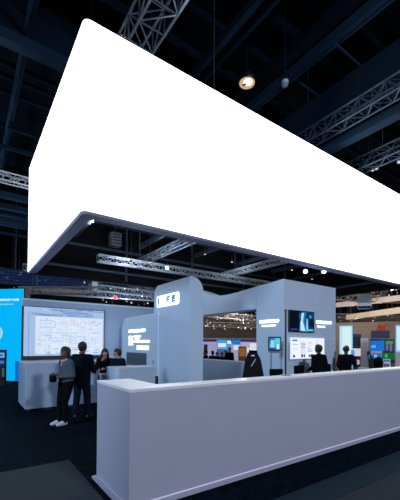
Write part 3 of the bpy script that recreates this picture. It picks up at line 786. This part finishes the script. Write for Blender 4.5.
for (r0, r1, a0, a1) in ((.27, .31, -60, 75), (.20, .23, -50, 60)):
    for k in range(N):
        t0_, t1_ = math.radians(a0 + (a1 - a0) * k / N), math.radians(a0 + (a1 - a0) * (k + 1) / N)
        b.prism([(cx + r0 * math.cos(t0_), cy_ + r0 * math.sin(t0_)), (cx + r1 * math.cos(t0_), cy_ + r1 * math.sin(t0_)), (cx + r1 * math.cos(t1_), cy_ + r1 * math.sin(t1_)), (cx + r0 * math.cos(t1_), cy_ + r0 * math.sin(t1_))], 0, .006, None, fbw)
b.build('round_emblem', emit((190, 235, 240), 1), bwp)
a, c = bluexy(15, 381), bluexy(20.5, 361)
slab('dark_blue_door', emit((4, 110, 200), 1), bwp, fbw, a[0], max(.07, a[1]), c[0], c[1], 0, .006)
# kiosk in front of the blue wall
p = at_z(0.5, 386, .006)
kk = thing('display_kiosk', 'dark framed display kiosk in front of the blue wall', 'kiosk', (p.x, p.y, .006))
fk = frame_face((0, 0, 0), TO_CAM(p)); Dk = (p - EYE).dot(FW); kt_ = at_d(2, 350, Dk).z; kww = 5 / FPX * Dk
slab('housing', BLACK, kk, fk, -kww * 1.3, .0, kww, kt_, -.12, 0, bev=.01)
picture('kiosk_screen', kk, fk, [(-kww * 1.2, kt_ * .55, kww * .8, kt_ * .97, (16, 46, 88), 1), (-kww * 1.1, kt_ * .78, kww * .6, kt_ * .92, (110, 170, 220), 1), (-kww * .9, kt_ * .83, kww * .3, kt_ * .87, (24, 70, 130), 1), (-kww * 1.1, kt_ * .62, kww * .5, kt_ * .70, (60, 120, 180), 1), (kww * .2, kt_ * .25, kww * .6, kt_ * .5, (60, 90, 100), 1)])

# ------------------------------------------------------------------ hall beyond, left: dark banner, trusses
def far_panel(name, label, cat, px0, py0, px1, py1, D, m, group=None, th=.2, glow=None, parts=None, stand=False, r=0):
    p = at_d((px0 + px1) / 2, (py0 + py1) / 2, D)
    w, h = (px1 - px0) / FPX * D, (py1 - py0) / FPX * D
    zb = .006 if stand else p.z - h / 2
    hgt = p.z + h / 2 - zb
    t = thing(name, label, cat, (p.x, p.y, zb), 0, group)
    f = frame_face((0, 0, 0), TO_CAM(p))
    slab('body', m, t, f, -w / 2, 0, w / 2, hgt, -th, 0, r)
    if parts: picture('front_picture', t, f, [(-w / 2 + a * w, hgt - h + bb * h, -w / 2 + c * w, hgt - h + d * h, col, s) for (a, bb, c, d, col, s) in parts])
    if not stand:
        for s in (-.35, .35):
            o = f @ V((s * w, hgt, -th / 2)); MB().tube(o, (o.x, o.y, 13 - zb), .015, 5).build('suspension_cable', DARKSTEEL, t)
    return t
rn3 = random.Random(9)
ban = [(0, 0, 1, 1, (10, 22, 48), 1)]
for k in range(5): ban.append((.0, .1 + k * .18, 1, .13 + k * .18, (22, 46, 88), 1))
for k in range(24): x = rn3.uniform(0, .95); y = rn3.uniform(.05, .9); ban.append((x, y, x + .03, y + .05, rn3.choice([(40, 70, 120), (80, 96, 130), (24, 50, 96)]), 1))
far_panel('hanging_banner', 'wide dark blue hanging banner above the blue wall and white screen', 'banner', 7, 272, 92, 287, 22, DNAVY, parts=ban)
far_panel('white_pillar_sign', 'small pale hanging sign at the end of the dark blue banner', 'sign', 92.5, 281, 97.5, 291, 20, LILAC, th=.15)
p = at_d(60, 291, 21)
far_panel('copper_fascia', 'narrow copper coloured fascia hanging above the white screen', 'fascia', 30, 289.3, 92, 292.0, 20.5, mat('copper_paint', (.45, .28, .20), .5), th=.15)
def truss_px(label, x0, y0, x1, y1, z, along, size, bays, group, chord=.03, m=STEEL, ext=(0, 0)):
    a, c = at_z(x0, y0, z), at_z(x1, y1, z)
    if along == 'u': y = (a.y + c.y) / 2; A, B = V((min(a.x, c.x) - ext[0], y, z)), V((max(a.x, c.x) + ext[1], y, z))
    else: x = (a.x + c.x) / 2; A, B = V((x, min(a.y, c.y) - ext[0], z)), V((x, max(a.y, c.y) + ext[1], z))
    return truss(label, A, B, size, bays, group, chord, m)
GT_ = 'roof trusses in the dark hall'
BLUEST = mat('blue_grey_truss', (.045, .08, .14), .5, .4)
truss_px('roof truss at the left edge passing behind the white light box', -25, 166, 40, 190, 8.6, 'u', .34, 30, GT_, .03, mat('bright_truss', (.55, .62, .72), .4, .4), (4, 6))
truss_px('wide roof truss above the top edge of the light box', 132, 50, 172, -20, 9.0, 'v', .62, 16, GT_, .035, STEEL, (1.5, 6))
truss_px('dark roof truss rising to the right edge, upper one', 318, 135, 402, 82, 8.6, 'v', .42, 26, GT_, .03, BLUEST, (3, 4))
truss_px('dark roof truss at the right edge, lower one', 340, 178, 402, 143, 8.2, 'v', .42, 30, GT_, .03, BLUEST, (1, 8))
rn4 = random.Random(21)
for i, (px, py, D, L, ang, lab) in enumerate(((20, 274, 26, 14, 20, 'far roof truss above the blue banner, near the left edge'), (120, 296, 24, 10, -10, 'far roof truss over the partition between screen and tower'),
        (140, 287, 27, 12, 40, 'far roof truss just left of the tower top'), (110, 280, 30, 12, -35, 'far roof truss behind the pale hanging sign'),
        (230, 316, 24, 12, 10, 'far roof truss seen through the wall opening, upper one'), (232, 325, 28, 14, -25, 'far roof truss seen through the wall opening, lower one'),
        (370, 286, 26, 14, -35, 'far roof truss above the rounded hanging sign'), (355, 298, 22, 12, -20, 'far roof truss beside the wall block top'), (385, 290, 30, 14, 30, 'far roof truss near the right edge under the light box'),
        (245, 276, 20, 12, -35, 'far roof truss above the curved lintel'), (370, 316, 30, 16, -40, 'far truss crossing below the cream fascia'))):
    p = at_d(px, py, D); d = V((math.cos(math.radians(ang)), math.sin(math.radians(ang)), 0)) * L / 2
    truss(lab, p - d, p + d, .38, 20, 'far roof trusses', .03, (mat('far_truss_grey', (.20, .18, .17), .6) if i in (4, 5, 6, 7, 8, 10) else STEEL if i % 2 else BLUEST))

BRT = mat('mid_truss_grey', (.13, .16, .21), .55, .2)
for (px, py, D, L, ang, lab) in ((58, 268, 21, 4.2, -34, 'bright far roof truss just above the dark blue banner'), (62, 290.5, 19.5, 5, -37, 'bright far truss right above the white screen wall'), (125, 291, 23, 5, 5, 'bright far roof truss between the banner end and the tower')):
    p = at_d(px, py, D); d = V((math.cos(math.radians(ang)), math.sin(math.radians(ang)), 0)) * L / 2
    truss(lab, p - d, p + d, .38, 14, 'far roof trusses', .03, BRT)
# far stage lights, one thing each
FARG = [emit((255, 226, 196), .9), emit((255, 250, 240), 1.3), emit((190, 170, 150), .6), emit((180, 194, 215), .6)]
def stage_light(px, py, D, label, g):
    p = at_d(px, py, D); dr = (EYE - p); dr.z -= 3; r = rn4.uniform(.035, .065)
    mt = dr.normalized().to_track_quat('-Z', 'Y').to_matrix().to_4x4()
    b = MB(); b.lathe([(r * .7, r * 2.6), (r, r * 2), (r, 0), (r * .85, -.003)], 8, BLACK, mt); b.lathe([(r * .8, -.012), (r * .8, -.005)], 8, FARG[rn4.randrange(4)], mt)
    b.tube(mt @ V((0, 0, r * 2)), (0, 0, 12.99 - p.z), .006, 4, DARKSTEEL)
    o = b.build('stage_light', None, None, p); tag(o, label, 'stage light', g)
regions = [((338, 398), (284, 303), 60, 24, 'small stage light in the far rigging right of the wall block', 'far stage lights right'),
           ((338, 398), (314, 322), 26, 26, 'small stage light below the cream fascia at right', 'far stage lights below the fascia'),
           ((205, 256), (311, 330), 60, 22, 'small stage light seen through the wall opening', 'far stage lights through the opening'),
           ((98, 150), (282, 307), 36, 22, 'small stage light in the rigging above the partition wall', 'far stage lights above the partition'),
           ((8, 95), (264, 288), 26, 24, 'small stage light near the dark blue banner', 'far stage lights near the banner'),
           ((205, 300), (262, 290), 12, 20, 'small stage light above the curved lintel', 'far stage lights above the lintel')]
for (xr, yr, nct, D, lab, g) in regions:
    for k in range(nct): stage_light(rn4.uniform(*xr), rn4.uniform(*yr), D * rn4.uniform(.9, 1.25), lab, g)
p = at_d(115.5, 299, 20)
rl = MB(); rl.lathe([(.05, .22), (.12, .15), (.12, 0), (.09, -.02)], 12, emit((255, 90, 120), 1.5)); o = rl.build('stage_light'); o.location = p; tag(o, 'red stage light above the partition wall', 'stage light')

# ceiling flood lamp and dome camera
p = at_z(247, 83, 10.6)
fl2 = thing('flood_lamp', 'round warm glowing ceiling lamp above the light box', 'ceiling lamp', p)
mt = (EYE - p).normalized().lerp(V((0, 0, -1)), .95).to_track_quat('-Z', 'Y').to_matrix().to_4x4()
b = MB(); b.lathe([(.12, .35), (.2, .3), (.29, .06), (.29, 0), (.265, 0), (.25, .05)], 28, None, mt); b.build('housing', BLACK, fl2)
b = MB(); b.lathe([(.262, -.005), (.255, .0)], 28, None, mt); b.build('warm_lens', emit((226, 190, 150), .8), fl2)
b = MB(); b.lathe([(.15, -.02), (.15, -.012)], 20, None, mt @ Matrix.Translation((-.03, .05, 0))); b.build('bright_core', emit((255, 250, 238), 2.5), fl2)
b = MB(); b.prism([(.0, -.02), (.12, -.10), (.17, -.02), (.06, .03)], -.03, -.02, None, mt); b.build('lamp_holder', mat('lamp_holder_grey', (.2, .18, .16), .5), fl2)
MB().tube(mt @ V((0, 0, .3)), (0, 0, 13 - p.z), .018, 8).build('drop_rod', BEAM, fl2)
p = at_z(285, 84.5, 9.6)
dc = thing('dome_camera', 'small pale dome security camera hanging right of the warm ceiling lamp', 'security camera', p)
b = MB(); b.lathe([(.03, .13), (.10, .11), (.105, .04), (.10, .02)], 20); b.build('housing', mat('camera_pale', (.62, .68, .78), .5), dc)
b = MB(); b.lathe([(.095, .02), (.085, -.04), (.055, -.075), (.015, -.09)], 20); b.build('smoked_dome', mat('dome_grey', (.28, .33, .42), .2), dc)
MB().tube((0, 0, .12), (0, 0, 13 - p.z), .018, 8).build('drop_rod', BEAM, dc)

# cluster of hung lamps at right
for i, (px, py, lab) in enumerate(((372.5, 170, 'left one of the small lamp pair hanging under the right roof truss'), (376.5, 168.5, 'right one of the small lamp pair hanging under the right roof truss'), (399, 162, 'small lamp at the right edge under the roof truss'))):
    spot_fixture(lab, px, py, 8.0, (8, 2, 0), .06, group='lamps under the right roof truss', glow=emit((215, 225, 240), .9), top=8.3)

# ------------------------------------------------------------------ far booths, right
def stand_sign(*a, **k): return far_panel(*a, stand=True, **k)
stand_sign('light_panel', 'tall pale cyan glowing light panel behind the man with the phone', 'light panel', 339.8, 325.5, 352.2, 372, 13.5, mat('panel_side', (.2, .3, .4), .6), th=.3,
    parts=[(0, 0, 1, 1, (120, 188, 214), 1), (.06, .0, .94, .985, (188, 226, 236), 1), (.25, .0, .85, .96, (214, 238, 242), 1)])
hs = far_panel('hanging_sign', 'dark grey rounded box sign hanging at right under the light box', 'hanging sign', 358.0, 293.8, 370.6, 308.6, 15, mat('sign_grey', (.90, .92, .98), .6), th=.5, r=.09,
    parts=[(.0, .42, 1, .48, (36, 40, 56), 1), (.08, .27, .92, .38, (140, 148, 178), 1), (0.04, .02, .96, .18, (22, 24, 34), 1)])
def fascia(name, label, x0, y0, x1, y1, D0, D1, hpx, m):
    a, c = at_d(x0, y0, D0), at_d(x1, y1, D1); h = hpx / FPX * (D0 + D1) / 2; z = (a.z + c.z) / 2
    t = thing(name, label, 'fascia', (a.x, a.y, a.z))
    d = c - a; nrm = V((d.y, -d.x, 0)).normalized() * .2
    b = MB(); vs = [V((0, 0, -h / 2)), d + V((0, 0, -h / 2)), d + V((0, 0, h / 2)), V((0, 0, h / 2))]; vs += [v - nrm for v in vs]
    b.faces(vs, [(0, 1, 2, 3), (7, 6, 5, 4), (0, 4, 5, 1), (1, 5, 6, 2), (2, 6, 7, 3), (3, 7, 4, 0)]); b.build('board', m, t)
    for f in (.1, .9): o = d * f; MB().tube((o.x, o.y, o.z + h / 2), (o.x, o.y, 13 - a.z), .015, 5).build('suspension_cable', DARKSTEEL, t)
    return t
fascia('pink_grey_fascia', 'long pinkish grey fascia hanging across the right side of the hall', 332, 305.5, 412, 296.5, 26, 20, 5.2, PINKISH)
fascia('cream_fascia', 'long cream fascia hanging below the pinkish one at right', 346, 317.3, 412, 308.5, 25, 18, 5.6, CREAM)
stand_sign('booth_wall', 'dim brown booth wall behind the screens at right', 'booth wall', 336, 322, 404, 372, 27, mat('brown_booth', (.16, .13, .12), .8), th=.3)
stand_sign('demo_wall', 'lilac demonstration wall with two rows of blue and green screens', 'demonstration wall', 371, 338.5, 393.5, 372, 16, LILAC, th=.4,
    parts=[(.02, .0, .98, .985, (30, 32, 42), 1), (.03, .62, .58, .94, (24, 112, 204), 1), (.07, .72, .25, .80, (90, 170, 240), 1), (.6, .62, .96, .94, (60, 62, 92), 1), (.66, .66, .72, .92, (120, 110, 160), 1), (.80, .62, .86, .9, (120, 110, 150), 1), (.64, .84, .92, .93, (60, 150, 70), 1), (.05, .44, .5, .62, (150, 130, 140), 1),
           (.1, .40, .46, .56, (24, 100, 190), 1), (.48, .38, .98, .58, (20, 96, 56), 1), (.6, .44, .7, .54, (60, 180, 90), 1), (.18, .44, .3, .52, (120, 190, 240), 1), (.05, .02, .95, .28, (58, 58, 70), 1)])
stand_sign('navy_crate', 'dark navy box behind the lilac demonstration wall', 'box', 372, 330.5, 388.5, 372, 17.5, DNAVY, th=.6)
p = at_d(380.8, 328, 18.6)
tri = thing('orange_sign', 'orange triangular sign above the dark navy box', 'sign', (p.x, p.y, p.z - .25))
f = frame_face((0, 0, 0), TO_CAM(p)); k = 18.6 / FPX * .8
b = MB(); b.prism([(-5.5 * k, -3 * k), (5.5 * k, -3 * k), (5.0 * k, 4.5 * k), (1.5 * k, 3 * k), (-2.0 * k, 5.5 * k)], -.2, 0, None, f @ Matrix.Translation((0, .25, 0))); b.build('board', emit((190, 66, 42), .6), tri)
for x in (-3, 3): 
    o = f @ V((x * k, .25, -.1)); MB().tube((o.x, o.y, .2), (o.x, o.y, .006 - tri.location.z), .03, 6).build('post', BLACK, tri)
stand_sign('glowing_panel', 'pale blue glowing panel at the right edge', 'light panel', 396.3, 325, 404, 372, 14, mat('panel_side', (.2, .3, .4), .6), th=.2, parts=[(0, .42, 1, 1, (120, 190, 240), 1), (.12, .46, 1, .97, (205, 232, 250), 1), (0, 0, 1, .42, (150, 150, 160), .7)])
stand_sign('lilac_pillar', 'lilac booth pillar with shelf between light panel and demonstration wall', 'pillar', 361, 338, 368, 372, 17, LILAC, th=.5)
stand_sign('dark_cabinet', 'dark shelving cabinet with pale screen right of the tall light panel', 'cabinet', 352.5, 334, 361, 372, 18, DNAVY, th=.5, parts=[(.05, .42, .95, .62, (205, 204, 214), 1), (.1, .15, .5, .38, (24, 24, 30), 1), (.45, .2, .8, .32, (170, 170, 190), 1), (.1, .70, .9, .92, (30, 34, 50), 1)])
# black camera gear and boxes on the demo table
tb = thing('demo_table', 'low grey table in front of the lilac demonstration wall', 'table', (*at_d(380, 372, 12.5).xy, .006))
f = frame_face((0, 0, 0), TO_CAM(at_d(380, 372, 12.5)))
slab('tabletop', LILAC, tb, f, -.75, .72, .75, .76, -.6, 0)
for x in (-.7, .66):
    for z in (-.58, -.06): slab('leg', GREYM, tb, f, x, 0, x + .04, .72, z, z + .04)
def on_table(name, label, cat, px0, py0, px1, mtl, th, shape=None, D=12.4, extra=None):
    p = at_d((px0 + px1) / 2, 372, D); zt_ = at_d(px0, py0, D).z; w = (px1 - px0) / FPX * D; q = thing(name, label, cat, (p.x + FW.x * .2, p.y + FW.y * .2, .766))
    ff = frame_face((0, 0, 0), TO_CAM(p)); hgt = max(.1, zt_ - .766)
    b = MB(); pts = [(x * w - w / 2, y * hgt) for x, y in (shape or [(0, 0), (1, 0), (1, 1), (0, 1)])]
    b.prism(pts, -th, 0, None, ff); b.bevel(.012); b.build('body', mtl, q)
    if extra: picture('front', q, ff, [(a * w - w / 2, bb * hgt, c * w - w / 2, d * hgt, col, s) for (a, bb, c, d, col, s) in extra])
    return q
on_table('black_tower_case', 'upright black angular case at the left end of the far table', 'case', 369.8, 351, 376.2, BLACK, .3, [(.35, 0), (1, 0), (1, .55), (.35, 1), (0, .95)], extra=[(.3, .55, .45, .8, (60, 130, 220), .8)])
on_table('black_backpack', 'rounded black backpack on the far table', 'backpack', 376.4, 357, 385.6, FABRIC, .3, [(.05, 0), (.95, 0), (1, .5), (.8, .95), (.4, 1), (.08, .7)])
on_table('white_machine', 'small white machine with blue top on the far table', 'machine', 386.2, 359.5, 393, TOPM, .25, extra=[(.1, .75, .9, .95, (60, 120, 210), .8), (.1, .2, .9, .5, (110, 120, 140), .4)])

# ------------------------------------------------------------------ far booths seen through the opening
stand_sign('booth_wall', 'white lilac booth wall with blue screens seen through the opening', 'booth wall', 200, 338.5, 262, 372, 19, mat('bright_lilac', (.60, .58, .68), .7), th=.3,
    parts=[(.02, .9, .95, .985, (52, 46, 92), 1), (.02, .30, .95, .9, (150, 150, 182), 1), (.06, .45, .12, .82, (30, 32, 44), 1), (.27, .70, .50, .96, (70, 150, 214), 1), (.29, .74, .42, .86, (205, 232, 248), 1), (.44, .84, .5, .93, (220, 240, 250), 1), (.52, .82, .65, .96, (20, 120, 205), 1), (.54, .66, .64, .80, (205, 220, 240), 1),
           (.27, .3, .50, .68, (56, 92, 140), 1), (.33, .34, .47, .62, (90, 90, 130), 1), (.80, .66, .92, .86, (222, 222, 236), 1), (.66, .7, .8, .9, (170, 165, 190), 1)])
stand_sign('amber_cabinet', 'amber wooden cabinet seen through the opening next to the coat', 'cabinet', 238.3, 346.5, 246, 372, 16, AMBER, th=.5, parts=[(.1, .62, .9, .94, (150, 98, 44), .8)])
stand_sign('white_sign_board', 'white sign board with dark mark above the black coat', 'sign', 247, 347.6, 256.5, 372, 15.5, TOPM, th=.1, parts=[(.02, .8, .98, .99, (226, 228, 240), 1), (.2, .86, .3, .93, (70, 80, 120), 1), (.42, .86, .6, .9, (110, 118, 150), 1)])
vis = None
for i, (px, py, D, rz, lab, mm) in enumerate(((206, 350, 14, 40, 'dark clothed visitor seen through the opening, nearest the tower', FABRIC), (212.5, 351, 15, -70, 'second dark visitor from the tower seen through the opening', NAVY),
        (222, 352.5, 15.5, 120, 'dark visitor seen through the opening below the blue screen', FABRIC), (229.5, 347.5, 16, 160, 'taller dark visitor seen through the opening beside the amber cabinet', NAVY), (204.5, 353, 16.5, 200, 'short dark visitor half hidden by the tower edge seen through the opening', FABRIC), (217, 353.5, 17, 10, 'short dark visitor in the middle of the group seen through the opening', FABRIC), (225.8, 351, 17.2, 60, 'dark visitor behind the taller one seen through the opening', FABRIC))):
    p = at_d(px, py, D)
    person(lab, (p.x, p.y, .006), math.radians(rz), max(1.25, p.z), mm, FABRIC, SHOEB, SKIN2, hair='short', vox=.02, face=False)

# ------------------------------------------------------------------ lamps of the hall and added fill lights
def spot(name, loc, aim, power, color, cone, soft=.5, blend=.5):
    L = bpy.data.lights.new(name, 'SPOT'); L.energy = power; L.color = color; L.spot_size = math.radians(cone); L.spot_blend = blend; L.shadow_soft_size = soft
    o = bpy.data.objects.new(name, L); C.objects.link(o); o.location = loc
    o.rotation_euler = (V(aim) - V(loc)).to_track_quat('-Z', 'Y').to_euler(); return o
spot('front_fill', (4, -11, 8.5), (6, 5, 1.5), 5500, (.76, .84, 1.0), 80, .8)  # unseen spot added behind the camera to light counter and wall fronts
spot('left_fill', (-9, 4.5, 6.5), (5, 8.5, 1.6), 4200, (.60, .78, 1.0), 60, 1.5)  # unseen spot added for the cyan light on left-facing walls
spot('right_hall_lamp', (20, 12, 10), (26, 14, 0), 2200, (1, .86, .72), 150, .5)
spot('far_hall_lamp', (14, 24, 10), (16, 30, 0), 3600, (1, .88, .76), 150, .5)
def truss_fill(loc, power, color):  # point light added among the far booths to lift the trusses from below
    L = bpy.data.lights.new('truss_fill', 'POINT'); L.energy = power; L.color = color; L.shadow_soft_size = .12
    o = bpy.data.objects.new('truss_fill', L); C.objects.link(o); o.location = loc
for loc, pw_, c in (((23, 13, 3.6), 450, (1, .85, .7)), ((16, 17, 3.4), 500, (1, .9, .8)), ((27, 20, 4), 550, (1, .85, .7)), ((9, 21, 3.0), 900, (.8, .88, 1)), ((-2, 22, 5), 900, (.7, .82, 1))):
    truss_fill(loc, pw_, c)
w = bpy.data.worlds.new('world'); S.world = w; w.use_nodes = True
w.node_tree.nodes['Background'].inputs['Color'].default_value = (.05, .08, .14, 1); w.node_tree.nodes['Background'].inputs['Strength'].default_value = .2
